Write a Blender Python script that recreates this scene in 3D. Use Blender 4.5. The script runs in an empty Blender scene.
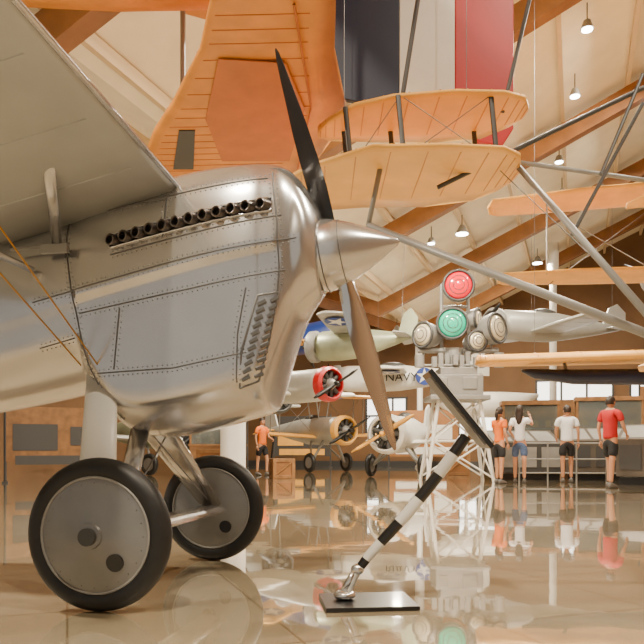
import bpy, bmesh, math, random
from mathutils import Vector, Matrix, Euler
from mathutils.bvhtree import BVHTree
random.seed(3)
SC = bpy.context.scene
COL = SC.collection
V = Vector

# ------------------------------------------------------------------ materials
def mat(name, c, rough=.5, metal=0.0, noise=0.0, nscale=6.0, bump=0.0, bscale=30.0, coat=0.0, emit=0.0, trans=0.0):
    m = bpy.data.materials.new(name); m.use_nodes = True
    nt = m.node_tree; b = nt.nodes['Principled BSDF']
    b.inputs['Base Color'].default_value = (*c, 1)
    b.inputs['Roughness'].default_value = rough
    b.inputs['Metallic'].default_value = metal
    b.inputs['Coat Weight'].default_value = coat
    b.inputs['Coat Roughness'].default_value = .08
    if trans: b.inputs['Transmission Weight'].default_value = trans
    if emit:
        b.inputs['Emission Color'].default_value = (*c, 1)
        b.inputs['Emission Strength'].default_value = emit
    tc = nt.nodes.new('ShaderNodeTexCoord')
    if noise:
        n = nt.nodes.new('ShaderNodeTexNoise'); n.inputs['Scale'].default_value = nscale; n.inputs['Detail'].default_value = 4
        nt.links.new(tc.outputs['Object'], n.inputs['Vector'])
        r = nt.nodes.new('ShaderNodeValToRGB')
        r.color_ramp.elements[0].position = .3; r.color_ramp.elements[1].position = .7
        r.color_ramp.elements[0].color = (*[max(0, x*(1-noise)) for x in c], 1)
        r.color_ramp.elements[1].color = (*[min(1, x*(1+noise)) for x in c], 1)
        nt.links.new(n.outputs['Fac'], r.inputs['Fac']); nt.links.new(r.outputs['Color'], b.inputs['Base Color'])
    if bump:
        n2 = nt.nodes.new('ShaderNodeTexNoise'); n2.inputs['Scale'].default_value = bscale
        nt.links.new(tc.outputs['Object'], n2.inputs['Vector'])
        bp = nt.nodes.new('ShaderNodeBump'); bp.inputs['Strength'].default_value = bump; bp.inputs['Distance'].default_value = .02
        nt.links.new(n2.outputs['Fac'], bp.inputs['Height']); nt.links.new(bp.outputs['Normal'], b.inputs['Normal'])
    return m

M_silver = mat('silver_dope', (.58,.58,.585), .22, .86, .05, 3, .06, 4, coat=.35)
M_silver2 = mat('polished_aluminium', (.70,.70,.70), .16, .97, .05, 4)
M_wingun = mat('wing_fabric_grey', (.40,.40,.37), .42, .3, .05, 5)
M_seam = mat('seam_metal', (.13,.13,.13), .45, .6)
M_rivet = mat('rivet_metal', (.20,.20,.20), .35, .8)
M_dark = mat('dark_metal', (.02,.02,.02), .45, .5)
M_black = mat('black_paint', (.008,.008,.009), .3, 0, coat=.3)
M_tyre = mat('tyre_rubber', (.009,.009,.009), .5, 0, .2, 20)
M_disc = mat('wheel_cover_grey', (.22,.22,.215), .36, .5, .08, 6)
M_white = mat('white_paint', (.68,.66,.60), .4, 0, .04, 5)
M_yellow = mat('orange_fabric', (.62,.23,.030), .5, 0, .16, 3)
M_yellow2 = mat('chrome_yellow', (.78,.40,.075), .45, 0, .10, 3)
M_rib = mat('fabric_rib_orange', (.58,.25,.04), .5)  # wing ribs, a darker orange than the yellow fabric
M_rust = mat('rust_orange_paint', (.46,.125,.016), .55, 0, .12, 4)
M_red = mat('red_paint', (.42,.006,.008), .4)
M_blue = mat('navy_blue_paint', (.006,.010,.035), .4)
M_blue2 = mat('insignia_blue', (.01,.04,.25), .4)
M_brass = mat('brass_wire', (.45,.24,.05), .3, .9)
M_grey = mat('grey_paint', (.26,.255,.24), .45, .2, .06, 5)
M_greyd = mat('dark_grey_paint', (.06,.06,.06), .45, .2)
M_green = mat('olive_silver_paint', (.32,.35,.24), .4, .3, .25, 1.6)
M_wood = mat('glulam_timber', (.25,.105,.030), .5, 0, .18, 2.5, .1, 20)
M_wood2 = mat('display_oak', (.24,.115,.04), .45, 0, .25, 6)
M_cream = mat('cream_ceiling_panel', (.88,.79,.60), .7, 0, .06, 1.5)
M_creamp = mat('cream_purlin', (.62,.47,.28), .6)
M_wall = mat('tan_wall', (.17,.09,.038), .7, 0, .2, .6)
M_window = mat('window_daylight', (1,.97,.90), .3, emit=3.2)
M_lamp = mat('lamp_glow', (1,.95,.85), .3, emit=30)
M_redlens = mat('red_lens', (.75,.0,.02), .12, coat=1, emit=.38)
M_greenlens = mat('green_lens', (.0,.45,.27), .12, coat=1, emit=.36)
M_wireg = mat('steel_cable', (.2,.2,.2), .4, .8)
M_skin = mat('skin', (.45,.22,.12), .5)
M_hair = mat('dark_hair', (.02,.010,.006), .5, 0, .3, 40)
M_eye = mat('eye_dark', (.02,.015,.01), .3)
M_lip = mat('lips', (.36,.10,.08), .5)
M_shoe = mat('shoe', (.10,.09,.08), .6)
M_pane = mat('case_glass', (.55,.62,.60), .06, 0, trans=.85)

def floor_mat():
    m = bpy.data.materials.new('polished_floor_tile'); m.use_nodes = True
    nt = m.node_tree; b = nt.nodes['Principled BSDF']
    tc = nt.nodes.new('ShaderNodeTexCoord')
    mp = nt.nodes.new('ShaderNodeMapping'); mp.inputs['Rotation'].default_value = (0,0,math.radians(-20))
    nt.links.new(tc.outputs['Object'], mp.inputs['Vector'])
    br = nt.nodes.new('ShaderNodeTexBrick'); br.offset = 0; br.inputs['Scale'].default_value = 1
    br.inputs['Brick Width'].default_value = .9; br.inputs['Row Height'].default_value = .9
    br.inputs['Mortar Size'].default_value = .006; br.inputs['Mortar Smooth'].default_value = .3
    br.inputs['Color1'].default_value = (.45,.36,.23,1); br.inputs['Color2'].default_value = (.49,.40,.27,1)
    br.inputs['Mortar'].default_value = (.26,.19,.11,1)
    nt.links.new(mp.outputs['Vector'], br.inputs['Vector'])
    n = nt.nodes.new('ShaderNodeTexNoise'); n.inputs['Scale'].default_value = 1.3; n.inputs['Detail'].default_value = 5
    nt.links.new(tc.outputs['Object'], n.inputs['Vector'])
    mx = nt.nodes.new('ShaderNodeMixRGB'); mx.blend_type = 'MULTIPLY'; mx.inputs['Fac'].default_value = .35
    nt.links.new(br.outputs['Color'], mx.inputs['Color1']); nt.links.new(n.outputs['Fac'], mx.inputs['Color2'])
    nt.links.new(mx.outputs['Color'], b.inputs['Base Color'])
    b.inputs['Roughness'].default_value = .05
    b.inputs['Specular IOR Level'].default_value = 1.0
    b.inputs['Coat Weight'].default_value = 1.0; b.inputs['Coat Roughness'].default_value = .02; b.inputs['Coat IOR'].default_value = 1.85
    n2 = nt.nodes.new('ShaderNodeTexNoise'); n2.inputs['Scale'].default_value = 2.2
    nt.links.new(tc.outputs['Object'], n2.inputs['Vector'])
    bp = nt.nodes.new('ShaderNodeBump'); bp.inputs['Strength'].default_value = .055; bp.inputs['Distance'].default_value = .02
    nt.links.new(n2.outputs['Fac'], bp.inputs['Height'])
    nt.links.new(bp.outputs['Normal'], b.inputs['Normal']); nt.links.new(bp.outputs['Normal'], b.inputs['Coat Normal'])
    return m
M_floor = floor_mat()

# ------------------------------------------------------------------ helpers
def empty(name, loc=(0,0,0), rot=(0,0,0)):
    e = bpy.data.objects.new(name, None); COL.objects.link(e)
    e.location = loc; e.rotation_euler = rot; e.empty_display_size = .2
    return e

def mesh(name, verts, faces, m, parent=None, smooth=False, sub=0, bevel=0):
    me = bpy.data.meshes.new(name); me.from_pydata([tuple(v) for v in verts], [], faces); me.update()
    bm = bmesh.new(); bm.from_mesh(me); bmesh.ops.recalc_face_normals(bm, faces=bm.faces); bm.to_mesh(me); bm.free()
    ms = m if isinstance(m, (list,tuple)) else [m]
    for x in ms: me.materials.append(x)
    if smooth: me.polygons.foreach_set('use_smooth', [True]*len(me.polygons))
    o = bpy.data.objects.new(name, me); COL.objects.link(o)
    if parent: o.parent = parent
    if bevel:
        b = o.modifiers.new('bev','BEVEL'); b.width = bevel; b.segments = 2; b.limit_method = 'ANGLE'
    if sub:
        s = o.modifiers.new('sub','SUBSURF'); s.levels = sub; s.render_levels = sub
    return o

class Geo:
    def __init__(s): s.v=[]; s.f=[]
    def add(s, v, f):
        n=len(s.v); s.v += [V(x) for x in v]; s.f += [tuple(i+n for i in q) for q in f]
    def box(s, c, size, R=None):
        c=V(c); h=V(size)/2; vs=[]
        for x in (-1,1):
            for y in (-1,1):
                for z in (-1,1):
                    p=V((x*h.x,y*h.y,z*h.z))
                    if R is not None: p=R@p
                    vs.append(c+p)
        s.add(vs,[(0,1,3,2),(4,6,7,5),(0,4,5,1),(2,3,7,6),(0,2,6,4),(1,5,7,3)])
    def rod(s, a, b, r1, r2=None, n=10, flat=1.0, fdir=None):
        a=V(a); b=V(b); r2=r1 if r2 is None else r2
        d=(b-a).normalized(); up=V((0,0,1)) if abs(d.z)<.95 else V((1,0,0))
        if fdir is not None: up=V(fdir)
        y=d.cross(up).normalized(); x=y.cross(d).normalized()
        vs=[]
        for c,r in ((a,r1),(b,r2)):
            for i in range(n):
                t=2*math.pi*i/n; vs.append(c + x*math.cos(t)*r + y*math.sin(t)*r*flat)
        fs=[(i,(i+1)%n,n+(i+1)%n,n+i) for i in range(n)]+[tuple(range(n))[::-1],tuple(range(n,2*n))]
        s.add(vs,fs)
    def loft(s, rings, cap=True):
        n=len(rings[0]); vs=[p for r in rings for p in r]; fs=[]
        for k in range(len(rings)-1):
            for i in range(n):
                fs.append((k*n+i,k*n+(i+1)%n,(k+1)*n+(i+1)%n,(k+1)*n+i))
        if cap: fs += [tuple(range(n))[::-1], tuple(range((len(rings)-1)*n,len(rings)*n))]
        s.add(vs,fs)
    def lathe(s, prof, o=(0,0,0), axis=(0,0,1), n=32, cap=True):
        q=V(axis).to_track_quat('Z','Y'); o=V(o)
        s.loft([[o+q@V((max(r,.0005)*math.cos(2*math.pi*i/n), max(r,.0005)*math.sin(2*math.pi*i/n), h)) for i in range(n)] for r,h in prof], cap)
    def torus(s, o, axis, R, r, n=48, k=14, sq=1.0):
        q=V(axis).to_track_quat('Z','Y'); o=V(o); vs=[]; fs=[]
        for i in range(n):
            a=2*math.pi*i/n
            for j in range(k):
                b=2*math.pi*j/k; rr=R+r*math.cos(b)
                vs.append(o+q@V((rr*math.cos(a),rr*math.sin(a),r*sq*math.sin(b))))
        for i in range(n):
            for j in range(k):
                fs.append((i*k+j,((i+1)%n)*k+j,((i+1)%n)*k+(j+1)%k,i*k+(j+1)%k))
        s.add(vs,fs)
    def ell(s, o, rad, n=16, k=10, R=None):
        o=V(o); vs=[]; fs=[]
        for j in range(k+1):
            p=math.pi*j/k
            for i in range(n):
                a=2*math.pi*i/n
                q=V((rad[0]*math.sin(p)*math.cos(a)+1e-5*math.cos(a),rad[1]*math.sin(p)*math.sin(a)+1e-5*math.sin(a),rad[2]*math.cos(p)))
                if R is not None: q=R@q
                vs.append(o+q)
        for j in range(k):
            for i in range(n):
                fs.append((j*n+i,j*n+(i+1)%n,(j+1)*n+(i+1)%n,(j+1)*n+i))
        s.add(vs,fs)
    def obj(s, name, m, parent=None, smooth=False, sub=0, bevel=0, auto=False):
        o=mesh(name, s.v, s.f, m, parent, smooth, sub, bevel)
        if auto:
            o.data.polygons.foreach_set('use_smooth',[True]*len(o.data.polygons))
            try: o.data.set_sharp_from_angle(angle=math.radians(40))
            except Exception: pass
        return o

def tube(name, pts, r, m, parent=None, res=4):
    c=bpy.data.curves.new(name,'CURVE'); c.dimensions='3D'; c.bevel_depth=r; c.bevel_resolution=res
    sp=c.splines.new('POLY'); sp.points.add(len(pts)-1)
    for i,p in enumerate(pts): sp.points[i].co=(*p,1)
    c.materials.append(m); o=bpy.data.objects.new(name,c); COL.objects.link(o)
    if parent: o.parent=parent
    return o

AFU=[(0,0),(.015,.28),(.06,.58),(.16,.88),(.32,1),(.6,.72),(.82,.36),(1,.02)]
AFL=[(.8,-.06),(.5,-.14),(.2,-.2),(.06,-.22),(.015,-.14)]
def airfoil(le, ch, th, up=(0,0,1)):
    le=V(le); ch=V(ch); up=V(up)
    return [le+ch*x+up*th*z for x,z in AFU+AFL]
def wing(name, secs, m, parent, ribs=0, ribmat=None):
    g=Geo(); g.loft([airfoil(*s) for s in secs]); o=g.obj(name,m,parent,smooth=True)
    if ribs:
        rg=Geo()
        for i in range(ribs):
            f=(i+.5)/ribs*(len(secs)-1); k=int(f); k=min(k,len(secs)-2); t=f-k
            a=airfoil(*secs[k]); b=airfoil(*secs[k+1])
            pts=[a[j].lerp(b[j],t) for j in range(len(a))]
            idx=[8,9,10,11]
            for u,w in zip(idx,idx[1:]): rg.rod(pts[u],pts[w],.006,n=5)
            idx=[1,2,3,4,5,6]
            for u,w in zip(idx,idx[1:]): rg.rod(pts[u],pts[w],.006,n=5)
        rg.obj(name+'_ribs',ribmat or m,parent)
    return o

def star_decal(name, parent, c, R, r=.4):
    g=Geo(); n=32
    g.add([V(c)+R@V((r*math.cos(2*math.pi*i/n),r*math.sin(2*math.pi*i/n),0)) for i in range(n)],[tuple(range(n))])
    g.obj(name+'_disc',M_blue2,parent)
    g=Geo(); pts=[]
    for i in range(10):
        rr=r*.95 if i%2==0 else r*.37
        a=math.pi/2+i*math.pi/5; pts.append(V(c)+R@V((rr*math.cos(a),rr*math.sin(a),.006)))
    g.add(pts+[V(c)+R@V((0,0,.006))],[(i,(i+1)%10,10) for i in range(10)])
    g.obj(name+'_star',M_white,parent)

# ------------------------------------------------------------------ hall
CA,SA=math.cos(math.radians(20)),math.sin(math.radians(20))
P0=V((1.8,24,0)); WD=V((CA,-SA,0)); DD=V((SA,CA,0))
def H(w,d,z): return P0+WD*w+DD*d+V((0,0,z))
W0,W1,D0,D1=-12,15,-34,10
def cz(w): return 6.2+(.45*w if w>0 else -.40*w)
def ceil_z(x,y):
    r=V((x,y,0))-P0; return cz(r.dot(WD))
HR=Matrix((WD,DD,V((0,0,1)))).transposed()

g=Geo(); g.add([H(W0,D0,-.1),H(W1,D0,-.1),H(W1,D1,-.1),H(W0,D1,-.1),H(W0,D0,0),H(W1,D0,0),H(W1,D1,0),H(W0,D1,0)],
  [(0,1,2,3),(4,5,6,7),(0,1,5,4),(1,2,6,5),(2,3,7,6),(3,0,4,7)]); g.obj('floor',M_floor)
g=Geo()
vs=[]
for d in (D0,D1):
    for up in (0,.2):
        for w in (W0,0,W1): vs.append(H(w,d,cz(w)+up))
g.add(vs,[(0,1,7,6),(1,2,8,7),(3,4,10,9),(4,5,11,10),(0,1,4,3),(1,2,5,4),(6,7,10,9),(7,8,11,10),(0,3,9,6),(2,5,11,8)])
g.obj('ceiling',M_cream)
g=Geo()
vs=[]
for d in (D1,D1+.3):
    vs+=[H(W0,d,0),H(W1,d,0),H(W1,d,cz(W1)),H(0,d,cz(0)),H(W0,d,cz(W0))]
g.add(vs,[(0,1,2,3,4),(5,6,7,8,9),(0,1,6,5),(1,2,7,6),(2,3,8,7),(3,4,9,8),(4,0,5,9)]); g.obj('wall_back',M_wall)
g=Geo(); g.box(H(W0-.15,(D0+D1)/2,cz(W0)/2),(.3,D1-D0,cz(W0)),HR); g.obj('wall_left',M_wall)
g=Geo(); g.box(H(W1+.15,(D0+D1)/2,cz(W1)/2),(.3,D1-D0,cz(W1)),HR); g.obj('wall_right',M_wall)
g=Geo(); g.box(H((W0+W1)/2,D1-.03,.12),(W1-W0,.06,.24),HR); g.obj('baseboard_back',M_greyd)
wi=1
for w,wd,zb,zt in ((-2.2,2.0,1.6,3.3),(2.6,2.6,1.5,3.3),(6.4,3.2,1.9,3.9),(10.3,3.2,1.9,3.9)):
    e=empty('window_%d'%wi,H(w,D1-.04,(zb+zt)/2),(0,0,math.radians(-20))); wi+=1
    h=zt-zb
    g=Geo(); g.box((0,0,0),(wd,.03,h)); g.obj('pane',M_window,e)
    g=Geo()
    for x in (-wd/2,-wd/6,wd/6,wd/2): g.box((x,-.04,0),(.09,.08,h+.09))
    for z in (-h/2,0,h/2): g.box((0,-.04,z),(wd+.09,.08,.09))
    g.obj('frame',M_greyd,e)
g=Geo()
def slab(g,w0,w1,d,dw,depth,off=0):
    vs=[]
    for w in (w0,w1):
        for dd in (d-dw/2,d+dw/2):
            vs+=[H(w,dd,cz(w)-off-depth),H(w,dd,cz(w)-off)]
    g.add(vs,[(0,1,3,2),(4,5,7,6),(0,1,5,4),(2,3,7,6),(0,2,6,4),(1,3,7,5)])
d=D0+1.0
while d<D1:
    slab(g,0,W1,d,.28,.50,.24); slab(g,W0,0,d,.28,.50,.24); d+=5.6
g.obj('roof_beams',M_wood)
g=Geo()
w=W0+.8
while w<W1:
    g.box(H(w,(D0+D1)/2,cz(w)-.12),(.09,D1-D0,.22),HR); w+=1.45
g.obj('roof_purlins',M_creamp)
def column(w,d,r=.2,m=M_white):
    e=empty('column',H(w,d,0))
    g=Geo(); z=cz(w)-1.2
    g.lathe([(r*1.7,0),(r*1.7,.05),(r*1.2,.12),(r,.2),(r,z-.3),(r*1.2,z-.15),(r*1.6,z),(r*1.6,z+.9)]); g.obj('shaft',m,e,auto=True)
for w,d in ((0,7.4),(5.69,4.2)):
    column(w,d,.13)
e=empty('column',(-1.55,12.2,0)); g=Geo(); zc=ceil_z(-1.55,12.2)-.2
g.lathe([(.34,0),(.34,.05),(.25,.12),(.22,.2),(.22,zc-.3),(.3,zc)]); g.obj('shaft',M_white,e,auto=True)

def lamp(x,y,P):
    zt=ceil_z(x,y)-.3; z=zt-.45
    e=empty('high_bay_lamp',(x,y,z))
    g=Geo(); g.lathe([(.04,.22),(.08,.18),(.12,.10),(.19,-.02),(.2,-.04),(.18,-.04)],cap=True,n=24); g.obj('reflector',M_grey,e,auto=True)
    g=Geo(); g.rod((0,0,.2),(0,0,.5),.012,n=6); g.obj('cord',M_dark,e)
    g=Geo(); g.lathe([(.0,-.045),(.17,-.045),(.17,-.06),(.0,-.06)],n=24); g.obj('diffuser',M_lamp,e)
    l=bpy.data.lights.new('lamp_light','AREA'); l.shape='DISK'; l.size=.32; l.energy=P; l.color=(1,.87,.67)
    o=bpy.data.objects.new('lamp_light',l); COL.objects.link(o); o.parent=e; o.location=(0,0,-.07)
for (x,y) in ((4.5,0.5),(-1.5,-1.0),(-5,5),(2.6,9.5),(7,7.5),(1.5,14.5),(7.4,14),(9.5,19),(4,20),(-2.5,19),(8,26),(3,28),(-3.5,27)):
    lamp(x,y,900 if y<16 else 620)
def spot(x,y):
    z=ceil_z(x,y)-.5; e=empty('ceiling_spotlight',(x,y,z))
    g=Geo(); g.lathe([(.07,.16),(.12,.02),(.12,0)],n=16); g.obj('can',M_grey,e,auto=True)
    g=Geo(); g.rod((0,0,.14),(0,0,.5),.012,n=6); g.obj('stem',M_dark,e)
    g=Geo(); g.lathe([(0,-.005),(.10,-.005),(.10,-.02),(0,-.02)],n=16); g.obj('bulb',M_lamp,e)
for p in ((5.6,15.5),(5.0,13.2),(7.2,21),(8.8,22),(6.3,18.6),(3.2,20.5)): spot(*p)

# ------------------------------------------------------------------ main aircraft
A=empty('racing_aircraft',(-.925,4.17,0),(0,0,math.radians(-10.97)))
def halfring(pts): return pts+[(-a,b) for a,b in reversed(pts[1:-1])]
def bodysec(x,zt,zb,w=1.0,zs=None,zr=None):
    h=zt-zb; k=1/1.2
    zs = zs if zs is not None else zb+.22*h
    zr = zr if zr is not None else 1.70+.23*x
    zr=min(max(zr,zs+.1),zt-.33*k-.04) if zt-.33*k-.04>zs+.1 else (zs+zt-.33*k)/2
    P=[(0,zt),(.17*w,zt-.014*k),(.275*w,zt-.075*k),(.345*w,zt-.20*k),(.372*w,zt-.33*k),(.412*w,zr+.015),(.388*w,zr-.04),(.368*w,zs+.02),(.27*w,zb+(zs-zb)*.26),(.14*w,zb+(zs-zb)*.02),(0,zb)]
    return [V((x,a,b)) for a,b in halfring(P)]
def nosesec(x,zc,r,sy=1.0):
    angs=[90,70,50,32,16,2,-12,-32,-52,-72,-90]
    P=[(r*sy*math.cos(math.radians(a)),zc+r*math.sin(math.radians(a))) for a in angs]
    P[0]=(0,P[0][1]); P[-1]=(0,P[-1][1])
    return [V((x,a,b)) for a,b in halfring(P)]
rings=[bodysec(-4.6,1.20,.82,.2),bodysec(-3.4,1.50,.80,.5),bodysec(-2.2,1.80,.88,.8),bodysec(-1.2,2.00,1.0,.95),
       bodysec(-.64,2.12,1.10,1),bodysec(-.42,2.18,1.15,1.01),bodysec(-.365,2.20,1.14,1.02),bodysec(-.34,2.21,1.07,1.03,1.34),bodysec(-.24,2.24,.95,1.03,1.16),bodysec(-.13,2.28,.865,1.03,1.03),bodysec(.05,2.33,.85,1.03,1.01),bodysec(.3,2.375,.90,1.02,1.07),
       bodysec(.50,2.39,.955,.98,1.13),bodysec(.635,2.395,.985,.91,1.17),bodysec(.665,2.39,1.02,.88,1.22),bodysec(.72,2.385,1.20,.84,1.40),bodysec(.775,2.365,1.38,.80,1.56),bodysec(.83,2.31,1.52,.74,1.64),nosesec(.895,1.905,.315,.92),nosesec(.94,1.89,.24),nosesec(.962,1.885,.20)]
g=Geo(); g.loft(rings)
fus=mesh('fuselage',g.v,g.f,M_silver,A,smooth=True,sub=3)
me=fus.data
att=me.attributes.get('crease_edge') or me.attributes.new('crease_edge','FLOAT','EDGE')
for ed in me.edges:
    a,b=ed.vertices; ra,ia=divmod(a,20); rb,ib=divmod(b,20); c=0
    if ra!=rb and ia==ib:
        if ia in (7,13): c=.75 if min(ra,rb)>=7 and max(ra,rb)<=17 else .4
        elif ia in (5,15,6,14) and 6<=min(ra,rb) and max(ra,rb)<=16: c=.65
        elif ia in (2,18) and 5<=min(ra,rb) and max(ra,rb)<=16: c=.25
    if ra==rb and ra in (14,): c=.6 if ia>=5 and ia<=15 and ib>=5 and ib<=15 else 0
    if ra==rb and ra==7 and 5<=ia<=15 and 5<=ib<=15: c=.7
    if ra==rb and ra in (17,): c=max(c,.4)
    att.data[ed.index].value=c
bpy.context.view_layer.update()
dg=bpy.context.evaluated_depsgraph_get()
bvhs=[BVHTree.FromObject(fus,dg)]
def surf(x,z,off=.0):
    best=None
    for b in bvhs:
        h=b.ray_cast(V((x,-3,z)),V((0,1,0)))
        if h[0] is not None and (best is None or h[0].y<best): best=h[0].y
    return V((x,(best if best is not None else -.2)-off,z))
def seamline(name,pts,n=30,rivets=True,r=.0040):
    out=[]
    P=[V((a,0,b)) for a,b in pts]
    L=[0]
    for a,b in zip(P,P[1:]): L.append(L[-1]+(b-a).length)
    for i in range(n+1):
        s=L[-1]*i/n; k=0
        while k<len(P)-2 and s>L[k+1]: k+=1
        q=P[k].lerp(P[k+1],(s-L[k])/(L[k+1]-L[k])); out.append(surf(q.x,q.z,.0008))
    tube(name,out,r,M_seam,A,2)
    if rivets:
        for s in (-1,1):
            nn=int(L[-1]/.028)
            for i in range(nn):
                f=(i+.5)/nn*n; k=int(f); k=min(k,n-1); q=out[k].lerp(out[k+1],f-k)
                d=(out[k+1]-out[k]).normalized(); off=V((0,0,1)) if abs(d.x)>abs(d.z) else V((1,0,0))
                q=q+off*s*.018; q=surf(q.x,q.z,.0)
                RV.ell(q,(.0046,.0028,.0046),6,4)
RV=Geo()
seamline('seam_1',[(-.62,1.60),(-.34,1.66),(.3,1.80),(.86,1.91)])
seamline('seam_2',[(-.34,1.53),(.3,1.64),(.80,1.74)])
seamline('seam_3',[(-.45,2.08),(-.43,1.9),(-.38,1.66)],18)
seamline('seam_4',[(-.38,1.66),(-.345,1.45),(-.30,1.24),(-.20,1.03),(-.13,.95)],26)
seamline('seam_5',[(-.24,1.20),(.2,1.22),(.60,1.30)],24)
seamline('seam_6',[(.60,1.64),(.555,1.4),(.545,1.14)],18)
seamline('seam_7',[(-.15,1.84),(.3,1.93),(.78,2.03)],26)
seamline('seam_8',[(.72,2.28),(.76,2.0),(.77,1.75),(.76,1.62)],18)
seamline('seam_9',[(-.2,2.10),(.2,2.16),(.70,2.24)],24)
seamline('seam_10',[(.16,2.14),(.15,1.92)],8)
seamline('seam_11',[(-.6,1.35),(-.38,1.40)],8)
seamline('seam_12',[(-.10,1.55),(-.14,1.22)],10)
RV.obj('rivets',M_rivet,A)
g=Geo(); g2=Geo()
top=[];bot=[]
N=12
xs=[-.16+.89*i/24 for i in range(25)]
for x in xs:
    z=1.915+(x+.16)*.197
    top.append(surf(x,z+.036,.004)); bot.append(surf(x,z-.036,.004))
for i in range(24): g.add([top[i],top[i+1],bot[i+1],bot[i]],[(0,1,2,3)])
g.obj('exhaust_recess',M_dark,A)
fr=[p for p in top]+[p for p in reversed(bot)]; fr.append(top[0])
tube('exhaust_frame',fr,.006,M_silver2,A,2)
for i in range(N):
    x=-.125+.82*i/(N-1); z=1.915+(x+.16)*.197; p=surf(x,z)
    dr=V((-.45,-1,-.12)).normalized()
    q=dr.to_track_quat('Z','Y'); n=14
    rr=[]
    for r,h in ((.030,-.02),(.032,.044),(.028,.047),(.023,.044),(.022,-.005)):
        rr.append([p+q@V((r*math.cos(2*math.pi*k/n)*1.12,r*math.sin(2*math.pi*k/n)*.95,h)) for k in range(n)])
    g2.loft(rr,cap=True)
o=g2.obj('exhaust_stubs',mat('exhaust_steel',(.16,.14,.13),.35,.9,.2,20),A,auto=True)
ax=V((math.cos(math.radians(8)),0,math.sin(math.radians(8))))
g=Geo(); hub=V((.952,0,1.885))
prof=[(.0,-.02),(.2,-.02),(.204,0),(.198,.05),(.180,.11),(.153,.18),(.118,.25),(.080,.32),(.045,.38),(.018,.425),(.0,.437)]
g.lathe(prof,hub,ax,n=48); g.obj('spinner',M_silver,A,auto=True)
g=Geo(); g.torus(hub+ax*.006,ax,.2035,.004,48,6); g.torus(hub+ax*.115,ax,.180,.0025,48,6); g.obj('spinner_rings',M_seam,A)
pc=hub+ax*.075; th=math.radians(16)
F_=V((math.cos(th),0,math.sin(th))); U0=V((-math.sin(th),0,math.cos(th))); near=V((0,-1,0))
psi=math.radians(7); UB=(U0*math.cos(psi)+near*math.sin(psi)).normalized(); LB=(near*math.cos(psi)-U0*math.sin(psi)).normalized()
def blade(name,sgn):
    up=UB*sgn; lat=LB*sgn; vs=[];fs=[];mi=[]
    st=[(.10,.08,72,.05),(.22,.110,62,.036),(.36,.15,52,.030),(.52,.165,45,.024),(.72,.165,38,.018),(.90,.14,32,.013),(1.04,.11,28,.009),(1.13,.07,26,.006),(1.17,.022,25,.003)]
    k=6
    for r,c,be,t in st:
        be=math.radians(be); cd=lat*math.cos(be)+F_*math.sin(be); nn=(F_*math.cos(be)-lat*math.sin(be))
        o=pc+up*r
        front=[o+cd*c*(u-.5)+nn*(t*.9*math.sin(math.pi*u)**.8+.0008) for u in [i/k for i in range(k+1)]]
        back=[o+cd*c*(u-.5)-nn*(t*.15*math.sin(math.pi*u)**.7+.0008) for u in [i/k for i in range(k,-1,-1)]]
        vs+=front+back
    n=2*(k+1)
    for s in range(len(st)-1):
        for i in range(n):
            fs.append((s*n+i,s*n+(i+1)%n,(s+1)*n+(i+1)%n,(s+1)*n+i)); mi.append(0 if i<k else 1)
    fs.append(tuple(range(n))); mi.append(0); fs.append(tuple(range((len(st)-1)*n,len(st)*n))); mi.append(0)
    o=mesh(name,vs,fs,[M_silver2,M_black],A,smooth=True)
    for p,m_ in zip(o.data.polygons,mi): p.material_index=m_
    try: o.data.set_sharp_from_angle(angle=math.radians(50))
    except Exception: pass
blade('propeller_blade_1',1); blade('propeller_blade_2',-1)
g=Geo()
for col,(x0,x1) in enumerate(((.570,.613),(.630,.668))):
    for i in range(11):
        z=1.15+i*.040+col*.02; dx=(z-1.13)*.22
        a=surf(x0+dx,z,.004); b=surf(x1+dx,z+.022,.004)
        g.rod(a+V((0,-.004,0)),b+V((0,-.012,0)),.010,.013,n=6,flat=.5)
g.obj('radiator_louvres',M_seam,A)
g=Geo()
fr=[surf(.555,1.11,.006),surf(.575,1.3,.006),surf(.66,1.60,.006),surf(.765,1.62,.006),surf(.71,1.35,.006),surf(.655,1.15,.006),surf(.555,1.11,.006)]
tube('louvre_frame',fr,.006,M_rivet,A,2)
def wsec(s,sg):
    z=2.205+.085*(abs(s)-.3); c=1.62 if s<2.9 else 1.3
    x=.20 if s<2.9 else .08
    return (V((x,-sg*s,z)),V((-c*.977,0,-c*.205)),.12)
wing('wing_near',[wsec(.0,1),wsec(.8,1),wsec(1.6,1),wsec(2.4,1),wsec(3.0,1),(V((-.1,-3.25,2.46)),V((-1.0,0,-.2)),.05)],M_wingun,A,ribs=9,ribmat=M_wingun)
wing('wing_far',[wsec(.0,-1),wsec(.8,-1),wsec(1.6,-1),wsec(2.4,-1),wsec(2.8,-1),(V((-.1,3.0,2.43)),V((-1.0,0,-.2)),.05)],M_wingun,A)
tube('wing_edge_strip',[(.203,-.1,2.20),(.203,-3.0,2.434)],.016,M_silver,A)
g=Geo(); g.rod((-.16,-1.0,2.24),(-.47,-.40,1.90),.034,.028,n=12,flat=.45,fdir=(1,0,0))
g.rod((-1.1,-1.0,2.03),(-.62,-.40,1.78),.034,.028,n=12,flat=.45,fdir=(1,0,0)); g.obj('cabane_struts',M_silver,A,smooth=True)
g=Geo(); g.box((-.47,-.425,1.885),(.16,.03,.05)); g.box((-.19,-1.0,2.205),(.18,.05,.03)); g.box((-.60,-.41,1.90),(.3,.02,.016)); g.obj('strut_fittings',M_grey,A,bevel=.004)
tube('flying_wire_1',[(-.24,-.38,1.25),(-.39,-1.65,2.20)],.0045,M_brass,A); tube('flying_wire_2',[(-.35,-.36,1.25),(-.62,-1.65,2.16)],.0045,M_brass,A)
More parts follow.
